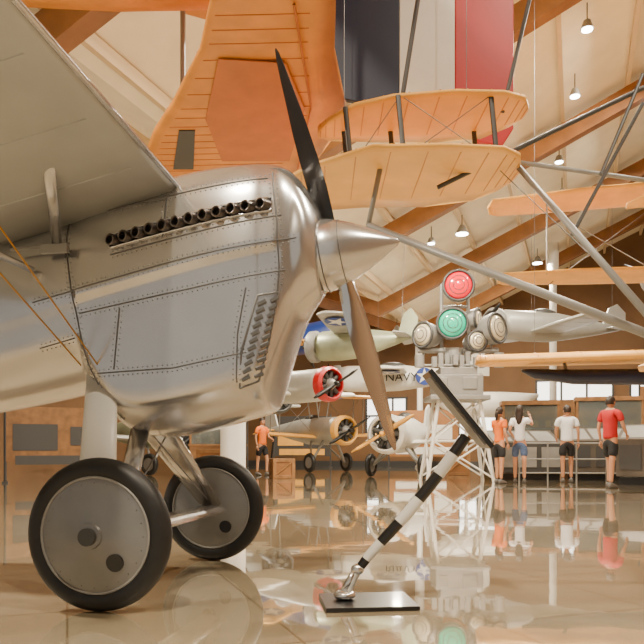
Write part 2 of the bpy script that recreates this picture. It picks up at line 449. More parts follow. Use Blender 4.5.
wing('tailplane',[(V((-3.7,-1.3,1.28)),V((-.5,0,-.1)),.03),(V((-3.6,-.9,1.28)),V((-.8,0,-.15)),.05),(V((-3.5,0,1.28)),V((-1.0,0,-.15)),.07),(V((-3.6,.9,1.28)),V((-.8,0,-.15)),.05),(V((-3.7,1.3,1.28)),V((-.5,0,-.1)),.03)],M_wingun,A)
g=Geo(); g.add([(-3.5,-.02,1.4),(-4.7,-.02,1.0),(-4.9,-.02,1.5),(-4.6,-.02,1.95),(-4.1,-.02,1.9),(-3.5,.02,1.4),(-4.7,.02,1.0),(-4.9,.02,1.5),(-4.6,.02,1.95),(-4.1,.02,1.9)],
 [(0,1,2,3,4),(5,6,7,8,9),(0,1,6,5),(1,2,7,6),(2,3,8,7),(3,4,9,8),(4,0,5,9)]); g.obj('fin',M_silver,A)
g=Geo(); g.rod((-4.2,0,.85),(-4.5,0,.02),.03,.025); g.obj('tail_skid',M_dark,A)
def wheel(parent,c,R=.372,name='wheel'):
    c=V(c)
    g=Geo(); g.torus(c,(0,1,0),R-.058,.058,64,16,.95); g.obj(name+'_tyre',M_tyre,parent,smooth=True)
    g=Geo(); r0=R-.092
    g.lathe([(r0+.006,-.03),(r0+.004,-.042),(r0-.01,-.046),(r0*.55,-.066),(.062,-.085),(.058,-.098),(.03,-.104),(.0,-.104)][::-1]+[(r0+.006,.03),(r0+.004,.042),(r0-.01,.046),(r0*.55,.066),(.062,.085),(.0,.09)],c,(0,1,0),n=56)
    g.obj(name+'_cover',M_disc,parent,auto=True)
    g=Geo(); g.torus(c+V((0,-.045,0)),(0,1,0),r0-.002,.007,56,8); g.obj(name+'_rim',M_grey,parent,smooth=True)
    g=Geo()
    g.lathe([(.0,-.02),(.042,-.02),(.042,.012),(.0,.012)],c+V((0,-.106,0)),(0,1,0),n=24); g.obj(name+'_hub',M_greyd,parent,auto=True)
    g=Geo(); g.lathe([(.0,-.004),(.043,-.004),(.043,.01),(.0,.01)],c+V((.115,-.066,-.125)),(0,1,.13),n=20); g.obj(name+'_valve_port',M_black,parent)
    g=Geo()
    for i in range(24):
        a=2*math.pi*i/24; g.ell(c+V(((r0-.03)*math.cos(a),-.05,(r0-.03)*math.sin(a))),(.004,.003,.004),6,4)
    g.obj(name+'_rivets',M_rivet,parent)
wheel(A,(0,-.80,.372),name='wheel_near'); wheel(A,(0,.80,.372),name='wheel_far')
g=Geo(); g.rod((0,-.8,.372),(0,.8,.372),.032,n=14); g.rod((.06,-.62,.372),(.06,.62,.372),.10,n=16,flat=.35,fdir=(1,0,0)); g.obj('axle',M_silver,A,smooth=False)
g=Geo()
g.rod((-.12,.12,.95),(.03,.70,.40),.095,.07,n=16,flat=.4,fdir=(1,0,0))
g.rod((-.50,.25,1.2),(-.03,.70,.42),.05,.04,n=14,flat=.45,fdir=(1,0,0))
g.rod((-.10,-.12,.95),(.03,-.66,.40),.06,.05,n=16,flat=.4,fdir=(1,0,0))
g.obj('undercarriage_legs',M_silver,A,smooth=True)
g=Geo(); g.rod((-.28,-.25,1.25),(-.10,-.66,.40),.092,.11,n=18,flat=.4,fdir=(1,0,0)); g.obj('undercarriage_fairing',M_white,A,smooth=True)
tube('undercarriage_wire_1',[(-.05,.15,.9),(.03,-.66,.42)],.005,M_wireg,A); tube('undercarriage_wire_2',[(-.05,-.15,.9),(.03,.66,.42)],.005,M_wireg,A)

# ------------------------------------------------------------------ striped sign stand
S=empty('striped_sign_stand',(.23,3.55,0))
g=Geo(); g.box((0,0,.011),(.46,.36,.022),Matrix.Rotation(math.radians(6),3,'Z')); g.obj('base_plate',M_black,S,bevel=.004)
path=[(-.115,.02,.035),(-.095,.01,.075),(-.055,0,.16),(.0,0,.235),(.09,0,.335),(.20,0,.455),(.318,0,.60),(.42,0,.735),(.50,0,.85)]
rad=[.030,.020,.022,.025,.028,.030,.031,.031,.030]
def pathpt(u):
    f=u*(len(path)-1); k=min(int(f),len(path)-2); t=f-k
    return V(path[k]).lerp(V(path[k+1]),t), rad[k]*(1-t)+rad[k+1]*t
bands=[(0,.30,M_white),(.30,.36,M_black),(.36,.47,M_white),(.47,.58,M_black),(.58,.69,M_white),(.69,.80,M_black),(.80,.9,M_white),(.9,1.0,M_black)]
for i,(a,b,m) in enumerate(bands):
    rr=[]; n=18; K=6
    for j in range(K+1):
        p,r=pathpt(a+(b-a)*j/K); p2,_=pathpt(min(1,a+(b-a)*j/K+.02)); p1,_=pathpt(max(0,a+(b-a)*j/K-.02))
        dd=(p2-p1).normalized(); y=dd.cross(V((0,1,0))).normalized()
        rr.append([p+y*math.cos(2*math.pi*k/n)*r+V((0,1,0))*math.sin(2*math.pi*k/n)*r for k in range(n)])
    g=Geo(); g.loft(rr); g.obj('pole_band_%d'%(i+1),m,S,auto=True)
g=Geo(); g.ell((-.115,0,.045),(.058,.05,.028)); g.ell((-.05,0,.175),(.034,.030,.030)); g.rod((-.13,0,.05),(-.06,0,.17),.018,.02); g.obj('hook_shoe',mat('chrome',(.75,.74,.72),.15,.9),S,smooth=True)
Rp=Matrix.Rotation(math.radians(51),3,'Y')@Matrix.Rotation(math.radians(2),3,'X')
g=Geo(); g.box((.455,0,.985),(.49,.26,.026),Rp); g.obj('sign_panel',M_black,S,bevel=.005)
g=Geo(); g.box(V((.455,0,.985))+Rp@V((0,0,-.016)),(.43,.20,.006),Rp); g.obj('sign_backing',M_grey,S)
g=Geo(); g.box(V((.455,0,.985))+Rp@V((0,0,.016)),(.44,.22,.006),Rp); g.obj('sign_face',M_white,S)

# ------------------------------------------------------------------ hanging yellow biplane w/ striped rudder
B=empty('hanging_biplane',(-.6,6.5,4.0))
def bl(x,y,z): return V((x+.6,y-6.5,z-4.0))
secs=[]
for y,le,te in ((2.4,-.3,.1),(2.8,-.45,.2),(5.0,-.80,.10),(5.6,-.98,.10),(6.5,-1.40,.22),(7.1,-1.72,.16),(7.6,-1.92,.0),(8.1,-1.92,-.16),(8.5,-1.70,-.38),(8.66,-1.4,-.7)):
    secs.append((bl(le,y,4.0),V((te-le,0,0)),.11*(te-le)))
wing('lower_wing',secs,M_yellow,B,ribs=30,ribmat=M_rust)
secs2=[(s[0]+V((0,0,2.1)),s[1],s[2]) for s in secs]
wing('upper_wing',secs2,M_yellow,B)
def plate(name,pts,z0,z1,m,par,f):
    n=len(pts); g=Geo(); g.add([f(x,y,z0) for x,y in pts]+[f(x,y,z1) for x,y in pts],[tuple(range(n)),tuple(range(n,2*n))]+[(i,(i+1)%n,n+(i+1)%n,n+i) for i in range(n)]); g.obj(name,m,par)
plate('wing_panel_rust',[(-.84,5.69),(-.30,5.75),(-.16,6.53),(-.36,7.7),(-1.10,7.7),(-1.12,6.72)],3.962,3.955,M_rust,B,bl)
plate('wing_marking',[(-1.42,6.95),(-1.26,6.95),(-1.45,7.9),(-1.68,7.9)],3.962,3.945,M_greyd,B,bl)
tube('aileron_line',[bl(-.20,5.0,3.965),bl(-.10,6.5,3.955),(bl(-.32,8.3,3.965))],.010,M_rust,B)
g=Geo()
g.loft([[bl(x,6.7+r*math.cos(2*math.pi*i/16),5.5+r*1.1*math.sin(2*math.pi*i/16)) for i in range(16)] for x,r in ((-3.2,.2),(-3.0,.38),(-2,.42),(-.6,.4),(.6,.28),(1.6,.12))]); g.obj('fuselage',M_yellow,B,smooth=True)
g=Geo()
for y,le in ((5.4,-.95),(7.8,-1.8)):
    for dx in (.25,1.0):
        g.rod(bl(le+dx,y,4.05),bl(le+dx,y,6.1),.03,n=8)
for dx in (.3,1.0): g.rod(bl(-1.3+dx,6.5,4.05),bl(-1.3+dx,6.7,5.2),.025,n=8)
g.obj('interplane_struts',M_grey,B)
def rud(name,pts,m):
    v=[bl(x,6.68,z) for x,z in pts]+[bl(x,6.74,z) for x,z in pts]; n=len(pts)
    g=Geo(); g.add(v,[tuple(range(n)),tuple(range(n,2*n))]+[(i,(i+1)%n,n+(i+1)%n,n+i) for i in range(n)]); g.obj(name,m,B,bevel=.01)
rud('rudder_blue',[(.03,4.25),(.12,4.15),(.35,4.1),(.74,4.08),(.74,5.9),(.35,5.8),(.1,5.5),(.03,5.2)],M_blue)
rud('rudder_white',[(.74,4.08),(1.27,3.95),(1.27,5.98),(.74,5.9)],M_white)
rud('rudder_red',[(1.27,3.95),(1.5,3.72),(1.72,3.68),(1.83,3.85),(1.83,5.6),(1.65,5.85),(1.27,5.98)],M_red)
for x,y in ((-.9,5.4),(-1.3,7.8),(1.0,6.7)):
    tube('cable',[bl(x,y,6.1 if x<0 else 5.9),bl(x,y,ceil_z(x,y)-.02)],.004,M_wireg,B)

# ------------------------------------------------------------------ hanging pusher biplane
Q=empty('pusher_biplane',(.6,6.1,3.4))
def ql(x,y,z): return V((x-.6,y-6.1,z-3.4))
up=[]
for x,c,off in ((-.04,.12,.75),(.06,.42,.52),(.28,.72,.24),(.6,.90,.08),(1.1,.98,0),(1.5,.88,.02),(1.7,.55,.12),(1.78,.2,.3)):
    up.append((ql(x,5.72+off,3.72),V((0,c,0)),.07))
wing('upper_wing',up,M_yellow2,Q,ribs=14,ribmat=M_rib)
lo=[]
for x,c,off in ((-.62,.3,1.25),(-.42,.7,.85),(-.1,1.15,.40),(.4,1.42,.02),(1.0,1.42,0),(1.45,1.2,.05),(1.62,.8,.2),(1.70,.3,.5)):
    lo.append((ql(x,5.5+off,3.18),V((0,c,0)),.08))
wing('lower_wing',lo,M_yellow2,Q,ribs=14,ribmat=M_rib)
g=Geo()
for x in (.25,.68,1.45):
    g.rod(ql(x,5.8 if x>.5 else 6.0,3.2),ql(x-.05,5.8 if x>.5 else 6.0,3.72),.022,n=8,flat=.5); g.rod(ql(x,6.5,3.22),ql(x-.05,6.45,3.72),.022,n=8,flat=.5)
g.obj('interplane_struts',M_greyd,Q)
g=Geo()
g.rod(ql(.40,6.05,2.72),ql(2.75,5.05,1.46),.032,.036,n=10)
g.rod(ql(1.62,6.0,3.28),ql(2.40,5.0,1.66),.026,.030,n=10)
g.rod(ql(.40,6.05,2.72),ql(.5,5.95,3.2),.022,n=8)
g.rod(ql(1.60,6.05,3.28),ql(3.1,5.9,3.0),.02,n=8)
g.obj('tail_booms',M_grey,Q,smooth=True)
g=Geo()
g.rod(ql(1.0,6.05,3.05),ql(3.1,6.0,4.05),.020,n=8)
g.rod(ql(1.56,6.05,3.7),ql(1.80,6.05,4.7),.018,n=8)
g.rod(ql(2.35,5.9,3.1),ql(2.75,6,4.0),.016,n=8)
g.rod(ql(2.0,5.6,2.5),ql(2.75,6,3.75),.016,n=8)
g.rod(ql(.68,6.0,3.75),ql(.84,6.0,4.75),.02,n=8)
g.obj('bracing_tubes',M_greyd,Q)
wing('tailplane',[(ql(2.6,4.6,1.5),V((.5,0,0)),.03),(ql(2.75,5.0,1.48),V((.6,0,0)),.05),(ql(2.75,6.1,1.5),V((.6,0,0)),.05),(ql(2.9,6.4,1.5),V((.3,0,0)),.03)],M_yellow2,Q)
for x,y in ((.2,6.3),(1.3,6.3)): tube('cable',[ql(x,y,3.75),ql(x,y,ceil_z(x,y)-.02)],.003,M_wireg,Q)
for a,b in (((.25,6.0,3.2),(.65,5.8,3.72)),((.68,5.8,3.2),(1.4,5.8,3.72)),((.68,5.8,3.7),(1.4,5.8,3.2)),((1.5,6.0,3.2),(2.7,5.1,1.5))):
    tube('wire',[ql(*a),ql(*b)],.004,M_wireg,Q)

# ------------------------------------------------------------------ generic museum aircraft
def aircraft(name,loc,rot,L=6,R=.5,span=7,chord=1.2,fus=M_white,wm=M_yellow2,cowl=M_grey,bi=False,gear=True,hang=False,wz=-.5,star=True,fin=None,eng=True,prop=M_dark):
    e=empty(name,loc,rot)
    x1=.36*L; xt=-.62*L
    g=Geo(); n=20
    g.loft([[V((x,r*math.cos(2*math.pi*i/n)*.85,zc+r*math.sin(2*math.pi*i/n))) for i in range(n)] for x,r,zc in
      ((x1,R*.85,0),(x1-.05*L,R*.97,0),(.12*L,R,.0),(-.05*L,R*.98,.03),(-.25*L,R*.72,.06),(-.45*L,R*.42,.1),(xt,R*.12,.14))]); g.obj('fuselage',fus,e,smooth=True)
    g=Geo(); g.ell((.0,0,R*.9),(.1*L,R*.4,R*.35)); g.obj('canopy',M_greyd,e,smooth=True)
    g=Geo(); g.lathe([(R*.80,-.02),(R*1.0,0),(R*1.04,.12*R),(R*1.02,.5*R),(R*.86,.66*R),(R*.80,.62*R),(R*.80,.2*R)],(x1,0,0),(1,0,0),n=28,cap=False); g.obj('cowl_ring',cowl,e,auto=True)
    if eng:
        g=Geo()
        for i in range(9):
            a=2*math.pi*i/9; g.rod((x1+.35*R,0,0),(x1+.35*R,R*.76*math.cos(a),R*.76*math.sin(a)),R*.13,R*.15,n=8)
        g.obj('engine_cylinders',M_greyd,e)
        g=Geo(); g.lathe([(R*.34,0),(R*.34,.5*R),(R*.18,.8*R),(.05*R,.9*R)],(x1,0,0),(1,0,0),n=16); g.obj('crankcase',M_grey,e,auto=True)
    g=Geo(); px=x1+.95*R
    for a0 in (.5,.5+math.pi):
        u=V((0,math.cos(a0),math.sin(a0))); l=V((.5,-math.sin(a0)*.85,math.cos(a0)*.85))
        g.loft([[V((px,0,0))+u*r*R+l*c*R*s+V((1,0,0))*t*.03*R for s,t in ((-.5,0),(0,1),(.5,0),(0,-1))] for r,c in ((.05,.12),(.7,.28),(1.5,.26),(1.95,.1))])
    g.lathe([(.14*R,-.1*R),(.12*R,.1*R),(.02*R,.24*R)],(px,0,0),(1,0,0),n=12)
    g.obj('propeller',prop,e,smooth=True)
    hs=span/2; lx=.16*L
    def ws(z,dz,hs):
        out=[]
        for s,c in ((-1,.35),(-.96,.8),(-.5,1),(0,1),(.5,1),(.96,.8),(1,.35)):
            out.append((V((lx-(1-c)*chord*.25,s*hs,z+dz*abs(s))),V((-c*chord,0,0)),.11*chord*c))
        return out
    wing('wing_lower',ws(wz*R,.05*hs,hs),wm,e,ribs=16,ribmat=wm)
    if bi:
        zu=R+.75
        wing('wing_upper',ws(zu,.02*hs,hs*1.05),wm,e,ribs=16,ribmat=wm)
        g=Geo()
        for s in (-.7,.7):
            for dx in (-.15,-.75): g.rod((lx+dx*chord,s*hs,wz*R+.03*hs),(lx+dx*chord+.05,s*hs,zu),.03,n=8,flat=.5)
        for s in (-.3,.3):
            for dx in (-.15,-.7): g.rod((lx+dx*chord,s*R,R*.7),(lx+dx*chord,s*R*2,zu),.025,n=8)
        g.obj('interplane_struts',M_grey,e)
        for s in (-1,1):
            tube('wire',[(lx-.3*chord,s*.3*R,wz*R),(lx-.3*chord,s*.7*hs,zu)],.008,M_wireg,e); tube('wire',[(lx-.3*chord,s*.3*R,zu),(lx-.3*chord,s*.7*hs,wz*R)],.008,M_wireg,e)
    tl=[]
    for s,c in ((-1,.4),(-.8,.85),(0,1),(.8,.85),(1,.4)): tl.append((V((xt+.14*L,s*.17*span,.1)),V((-.14*L*c,0,0)),.05))
    wing('tailplane',tl,wm,e)
    fp=[(xt+.15*L,.15),(xt+.09*L,.75*R+.45),(xt+.02*L,.85*R+.55),(xt-.05*L,.6*R+.4),(xt-.05*L,.1)]
    g=Geo(); m=len(fp); g.add([V((x,-.03,z)) for x,z in fp]+[V((x,.03,z)) for x,z in fp],[tuple(range(m)),tuple(range(m,2*m))]+[(i,(i+1)%m,m+(i+1)%m,m+i) for i in range(m)]); g.obj('fin',fin or fus,e)
    if gear:
        zw=-loc[2]+.34; yw=.8
        for s in (-1,1):
            g=Geo(); g.torus((.2*L,s*yw,zw),(0,1,0),.26,.08,28,10); g.obj('tyre',M_tyre,e,smooth=True)
            g=Geo(); g.lathe([(.0,-.08),(.2,-.05),(.2,.05),(0,.08)],(.2*L,s*yw,zw),(0,1,0),n=20); g.obj('hub',M_disc,e,auto=True)
            g=Geo(); g.rod((.2*L,s*yw*.9,zw),(.22*L,s*R*.5,-R*.6),.05,n=8); g.rod((.2*L,s*yw*.9,zw),(.05*L,s*R*.5,-R*.7),.035,n=8); g.obj('gear_leg',M_grey,e)
        g=Geo(); g.rod((xt+.08*L,0,.0),(xt+.02*L,0,-loc[2]+.02),.04,n=8); g.obj('tail_post',M_dark,e)
    if hang:
        for x in (lx-.3,xt+.3):
            wp=V(loc)+Euler(rot).to_matrix()@V((x,0,R*.6)); zc=ceil_z(wp.x,wp.y)
            tube('cable',[(x,0,R*.3),(x,0,R*.6+zc-wp.z-.05)],.004,M_wireg,e)
    if star:
        for s in (-1,1):
            star_decal('under_%d'%(s+2),e,V((lx-.45*chord,s*hs*.7,wz*R+.03*hs-.04*chord)),Matrix.Rotation(math.pi,3,'X'),chord*.33)
        star_decal('side_a',e,V((-.12*L,-R*.92*.85,.05)),Matrix.Rotation(math.radians(90),3,'X'),R*.45)
    return e
rd=math.radians
aircraft('silver_biplane',(-.35,25.6,1.45),(0,0,rd(-55)),5.0,.50,5.2,1.0,M_wingun,M_yellow2,M_yellow2,bi=True,star=False)
aircraft('white_monoplane',(2.45,20.6,1.22),(0,0,rd(-118)),3.4,.54,2.2,.9,M_white,M_white,M_white,star=False,prop=M_yellow2)
nv=aircraft('navy_trainer_aircraft',(2.45,24.3,3.25),(0,0,rd(180)),5.0,.46,3.4,1.2,M_white,M_white,M_grey,gear=False,hang=True,wz=.2)
t=bpy.data.curves.new('navy_lettering','FONT'); t.body='NAVY'; t.size=.42; t.extrude=.01; t.materials.append(M_black)
to=bpy.data.objects.new('navy_lettering',t); COL.objects.link(to); to.parent=nv; to.location=(.3,.44,-.12); to.rotation_euler=(rd(90),0,rd(180))
star_decal('side_b',nv,V((-1.05,.38,.05)),Matrix.Rotation(rd(-90),3,'X')@Matrix.Rotation(rd(180),3,'Z'),.3)
aircraft('red_cowled_aircraft',(-.85,14.9,2.08),(0,0,rd(-48)),3.8,.34,3.4,.9,M_wingun,M_white,M_red,gear=False,hang=True)
aircraft('radial_engine_aircraft',(-1.75,18.9,2.10),(0,0,rd(-62)),3.4,.40,2.2,.8,M_wingun,M_wingun,M_greyd,gear=False,hang=True,star=False)
aircraft('green_monoplane',(.80,18.9,3.62),(rd(8),0,rd(158)),2.7,.42,3.4,1.0,M_green,M_wingun,M_grey,gear=False,hang=True,wz=.6)
aircraft('blue_trainer_aircraft',(-.9,23.4,4.4),(0,rd(-6),rd(-30)),5,.5,5.0,1.3,M_blue2,M_yellow2,M_grey,gear=False,hang=True)
aircraft('yellow_biplane',(6.4,12.6,4.35),(0,0,rd(72)),5.0,.40,6.4,1.25,M_wingun,M_yellow2,M_grey,bi=True,gear=False,hang=True,wz=-.9,star=False)
aircraft('grey_monoplane',(7.3,23,4.8),(0,0,rd(200)),5,.5,6,1.2,M_wingun,M_wingun,M_grey,gear=False,hang=True,star=False)
aircraft('tan_monoplane',(-5.6,22.5,1.3),(0,0,rd(-30)),4.2,.5,4.4,1.1,M_green,M_wingun,M_greyd,star=False)

Fp=empty('floatplane',(4.2,11.2,2.2))
secs=[]
for x,c in ((-1.75,.3),(-1.6,.8),(0,1.1),(2.2,1.1),(3.6,1.0),(3.8,.4)): secs.append((V((x,-.5+(1.1-c)*.3,.0+.03*x)),V((0,c,0)),.13))
wing('wing',secs,M_yellow2,Fp,ribs=12,ribmat=M_rib)
g=Geo(); n=16
g.loft([[V((x,r*math.cos(2*math.pi*i/n),-.25+r*.8*math.sin(2*math.pi*i/n)+zz)) for i in range(n)] for x,r,zz in ((-1.0,.03,.1),(-.8,.10,.05),(-.2,.15,0),(1.2,.17,0),(2.6,.14,.05),(3.6,.05,.1))]); g.obj('fuselage',M_blue,Fp,smooth=True)
g=Geo()
for x in (-.3,1.2,2.4): g.rod((x,0,-.15),(x,.1,.05),.03,n=8)
g.obj('pylon_struts',M_grey,Fp)
for x in (-.8,2.6): tube('cable',[(x,0,.05),(x,0,ceil_z(4.2+x,11.2)-2.25)],.003,M_wireg,Fp)

# ------------------------------------------------------------------ signal light tower
T=empty('signal_light_tower',(3.28,17.4,0))
g=Geo()
cs=[(-.75,-.6),(.85,-.6),(.85,.6),(-.75,.6)]; tp=[(-.45,-.4),(.55,-.4),(.55,.4),(-.45,.4)]
for (a,b),(c,d) in zip(cs,tp): g.rod((a,b,0),(c,d,2.0),.045,n=8)
for i in range(4):
    a=V((*cs[i],0)); b=V((*cs[(i+1)%4],0)); c=V((*tp[i],2.0)); d=V((*tp[(i+1)%4],2.0))
    for f0,f1 in ((0.05,.5),(.5,.97)):
        g.rod(a.lerp(c,f0),b.lerp(d,f1),.022,n=6); g.rod(b.lerp(d,f0),a.lerp(c,f1),.022,n=6)
    g.rod(a.lerp(c,.5),b.lerp(d,.5),.025,n=6)
g.obj('truss_legs',M_white,T)
g=Geo(); g.box((.05,0,2.05),(1.45,1.2,.12)); g.box((.05,0,2.36),(1.15,.95,.5)); g.box((0.05,0,2.70),(.9,.8,.2)); g.box((-.35,-.48,2.4),(.22,.04,.3)); g.box((.3,-.48,2.4),(.35,.04,.3)); g.obj('platform',M_grey,T,bevel=.02)
g=Geo(); g.rod((0,0,2.75),(0,0,3.3),.22,n=16)
for a in range(8):
    x=-.55+a*.17; g.box((x,-.35+.1*(a%3),2.92+.05*(a%2)),(.11,.2,.25+.1*(a%3)))
g.rod((-.30,.05,3.0),(-.30,.05,4.9),.045,n=8); g.rod((.40,.05,3.0),(.34,.05,5.1),.045,n=8); g.rod((-.3,.05,4.35),(.38,.05,4.35),.04,n=8); g.rod((-.3,.05,4.9),(.34,.05,5.1),.035,n=8)
g.rod((-.9,0,3.25),(1.1,0,3.25),.07,n=10); g.rod((-.75,.1,3.0),(-.75,.1,4.0),.03,n=6); g.rod((.95,.1,3.0),(.95,.1,4.2),.03,n=6)
g.rod((-.9,-.3,2.8),(-.9,-.3,3.1),.12,n=12); g.rod((1.05,-.3,2.8),(1.05,-.3,3.15),.12,n=12); g.rod((-.95,-.3,2.85),(1.1,-.3,2.85),.03,n=8)
g.obj('frame',M_grey,T,smooth=False)
def headlamp(name,c,axis,r,m,depth=.5):
    g=Geo(); g.lathe([(r*.35,-depth),(r*.8,-depth*.8),(r*1.02,-depth*.35),(r*1.08,0),(r*1.08,.06),(r*.98,.06)],c,axis,n=28); g.obj(name+'_housing',M_grey,T,auto=True)
    q=V(axis).normalized()
    g=Geo(); g.lathe([(r*.97,.055),(r*.8,.11),(r*.5,.15),(r*.2,.17),(.0,.172)],c,axis,n=28); g.obj(name+'_lens',m,T,smooth=True)
    g=Geo(); g.torus(V(c)+q*.07,axis,r*1.02,.035,28,8); g.torus(V(c)+q*.13,axis,r*.62,.012,28,6); g.torus(V(c)+q*.155,axis,r*.35,.012,28,6); g.obj(name+'_rim',M_greyd,T,smooth=True)
headlamp('red_lamp',(.06,-.25,4.80),(-.1,-1,0),.36,M_redlens)
headlamp('green_lamp',(-.10,-.3,3.86),(-.1,-1,0),.36,M_greenlens)
M_sl=mat('searchlight_glass',(.75,.68,.5),.1,.4,coat=1)
headlamp('search_left',(-.75,-.1,3.62),(-.8,-.7,0),.30,M_sl)
headlamp('search_right',(1.0,-.1,3.78),(.7,-.8,.1),.36,M_sl)
headlamp('search_centre',(.50,-.2,3.45),(.3,-1,0),.24,M_sl,.4)
headlamp('search_side',(.55,.1,4.05),(.8,-.5,0),.24,M_sl,.4)

E=empty('seaplane_float',(5.5,23.3,0))
g=Geo(); n=16
g.loft([[V((x,r*math.cos(2*math.pi*i/n),2.35+z+r*(1.0 if math.sin(2*math.pi*i/n)>0 else 1.35)*math.sin(2*math.pi*i/n))) for i in range(n)] for x,r,z in ((-1.8,.06,.2),(-1.5,.24,.12),(-.5,.36,0),(.4,.37,0),(1.1,.22,.12),(1.7,.05,.25))]); g.obj('float_hull',M_white,E,smooth=True)
g=Geo()
for x in (-.7,.6):
    g.rod((x-.1,-.4,0),(x,-.2,2.0),.04,n=8); g.rod((x+.1,.4,0),(x,.2,2.0),.04,n=8); g.rod((x,-.4,1.95),(x,.4,1.95),.05,n=8)
g.obj('trestle',M_white,E)

# ------------------------------------------------------------------ display cases / panels
M_caseg=mat('case_bronze',(.10,.085,.07),.4,.2,.1,5)
def case(x,y,rz,w=1.6,d=.8,h=.95,m=M_grey):
    e=empty('display_case',(x,y,0),(0,0,rz))
    g=Geo(); g.box((0,0,.08),(w-.1,d-.1,.16)); g.obj('plinth',M_black,e)
    g=Geo(); g.box((0,0,h*.45+.1),(w,d,h*.75)); g.obj('cabinet',m,e,bevel=.01)
    g=Geo()
    for i in range(3):
        g.box((-w/2+(i+.5)*w/3,-d/2-.01,h*.47+.1),(w/3-.14,.02,h*.5))
    g.obj('front_panels',M_grey if m is M_greyd else M_greyd,e)
    g=Geo(); g.add([(-w/2,-d/2,h*.9),(w/2,-d/2,h*.9),(w/2,d/2,h*.9),(-w/2,d/2,h*.9),(-w/2,-d/2,h*.93),(w/2,-d/2,h*.93),(w/2,d/2,h*1.25),(-w/2,d/2,h*1.25)],[(0,1,2,3),(4,5,6,7),(0,1,5,4),(1,2,6,5),(2,3,7,6),(3,0,4,7)]); g.obj('sloped_lectern',M_caseg,e)
    g=Geo()
    for i in range(3):
        x0=-w/2+.08+i*(w-.1)/3; x1=x0+(w-.1)/3-.08
        zz=lambda t:h*(.93+.32*t)+.006
        g.add([(x0,-d/2+.08,zz(.1)),(x1,-d/2+.08,zz(.1)),(x1,d/2-.08,zz(.9)),(x0,d/2-.08,zz(.9))],[(0,1,2,3)])
    g.obj('text_panels',M_grey,e)
case(5.3,18.6,rd(5),1.9,h=1.05,m=M_greyd); case(7.35,18.4,rd(-5),2.0,h=1.1,m=M_caseg); case(7.6,15.6,rd(-35),1.8,h=1.1,m=M_caseg); case(9.5,17.2,rd(-25),1.8,h=1.1,m=M_greyd)
def vitrine(x,y,rz,w,d,h):
    e=empty('wooden_display_case',(x,y,0),(0,0,rz))
    g=Geo(); g.box((0,0,.45),(w,d,.9)); g.box((0,0,h-.05),(w+.06,d+.06,.12)); g.box((0,0,.92),(w+.06,d+.06,.05))
    for a in (-1,1):
        for b in (-1,1): g.box((a*(w/2-.03),b*(d/2-.03),(h+.9)/2),(.06,.06,h-.9))
    g.obj('wood_frame',M_wood2,e,bevel=.005)
    g=Geo(); g.box((0,-d/2+.02,(h+.9)/2),(w-.12,.01,h-1.0)); g.obj('glass',M_pane,e)
    g=Geo(); g.box((0,d/2-.04,(h+.9)/2),(w-.1,.02,h-1.0)); g.obj('back_panel',M_wood,e)
    g=Geo()
    for i in range(4):
        xx=-w*.35+i*w*.23; g.lathe([(.08,.95),(.09,1.05),(.04,1.15),(.10,1.28),(.02,1.42)],(xx,0,0),n=12); g.box((xx,.05,1.55),(.15,.03,.2))
    g.obj('exhibits',M_brass,e)
    g=Geo(); g.box((0,0,1.40),(w-.1,d-.1,.02)); g.obj('shelf',M_grey,e)
vitrine(6.1,20.6,rd(-8),1.6,.6,2.2); vitrine(8.3,20.3,rd(-15),1.8,.6,2.3); vitrine(-3.0,20.2,rd(8),1.6,.6,1.7)
e=empty('guard_rail',(0,0,0)); g=Geo()
rp=[(5.0,17.75),(6.4,17.6),(7.8,17.35)]
for (a,b),(c,d) in zip(rp,rp[1:]):
    for z in (.95,.55,.2): g.rod((a,b,z),(c,d,z),.018,n=8)
for a,b in rp+[(5.7,17.675),(7.1,17.475)]: g.rod((a,b,0),(a,b,.97),.022,n=8)
g.obj('rails',M_grey,e)
def board(x,y,rz,w,h,m,m2):
    e=empty('display_board',(x,y,0),(0,0,rz))
    g=Geo(); g.rod((-w/2,0,0),(-w/2,0,h+.1),.035,n=8); g.rod((w/2,0,0),(w/2,0,h+.1),.035,n=8); g.box((-w/2,0,.02),(.1,.5,.04)); g.box((w/2,0,.02),(.1,.5,.04)); g.obj('posts',M_greyd,e)
    g=Geo(); g.box((0,0,h/2+.25),(w,.05,h-.5)); g.obj('panel',m,e)
    g=Geo(); g.box((-w*.2,-.03,h*.6),(w*.45,.02,h*.35)); g.box((w*.28,-.03,h*.62),(w*.25,.02,h*.25)); g.box((0,-.03,h*.3),(w*.8,.02,h*.12)); g.obj('pictures',m2,e)
board(8.2,25.5,rd(-10),2.0,2.6,M_wood2,M_white); board(11.2,21.8,rd(-20),2.4,2.8,M_wood,M_white); board(-4.4,30.0,rd(10),2.4,2.4,M_greyd,M_grey)
board(4.4,30.3,rd(-10),3,2.5,M_wood,M_white); board(-.9,31.5,rd(-10),2.6,2.3,M_greyd,M_yellow2); board(-6.4,16.8,rd(20),2.2,1.8,M_wood2,M_greyd)
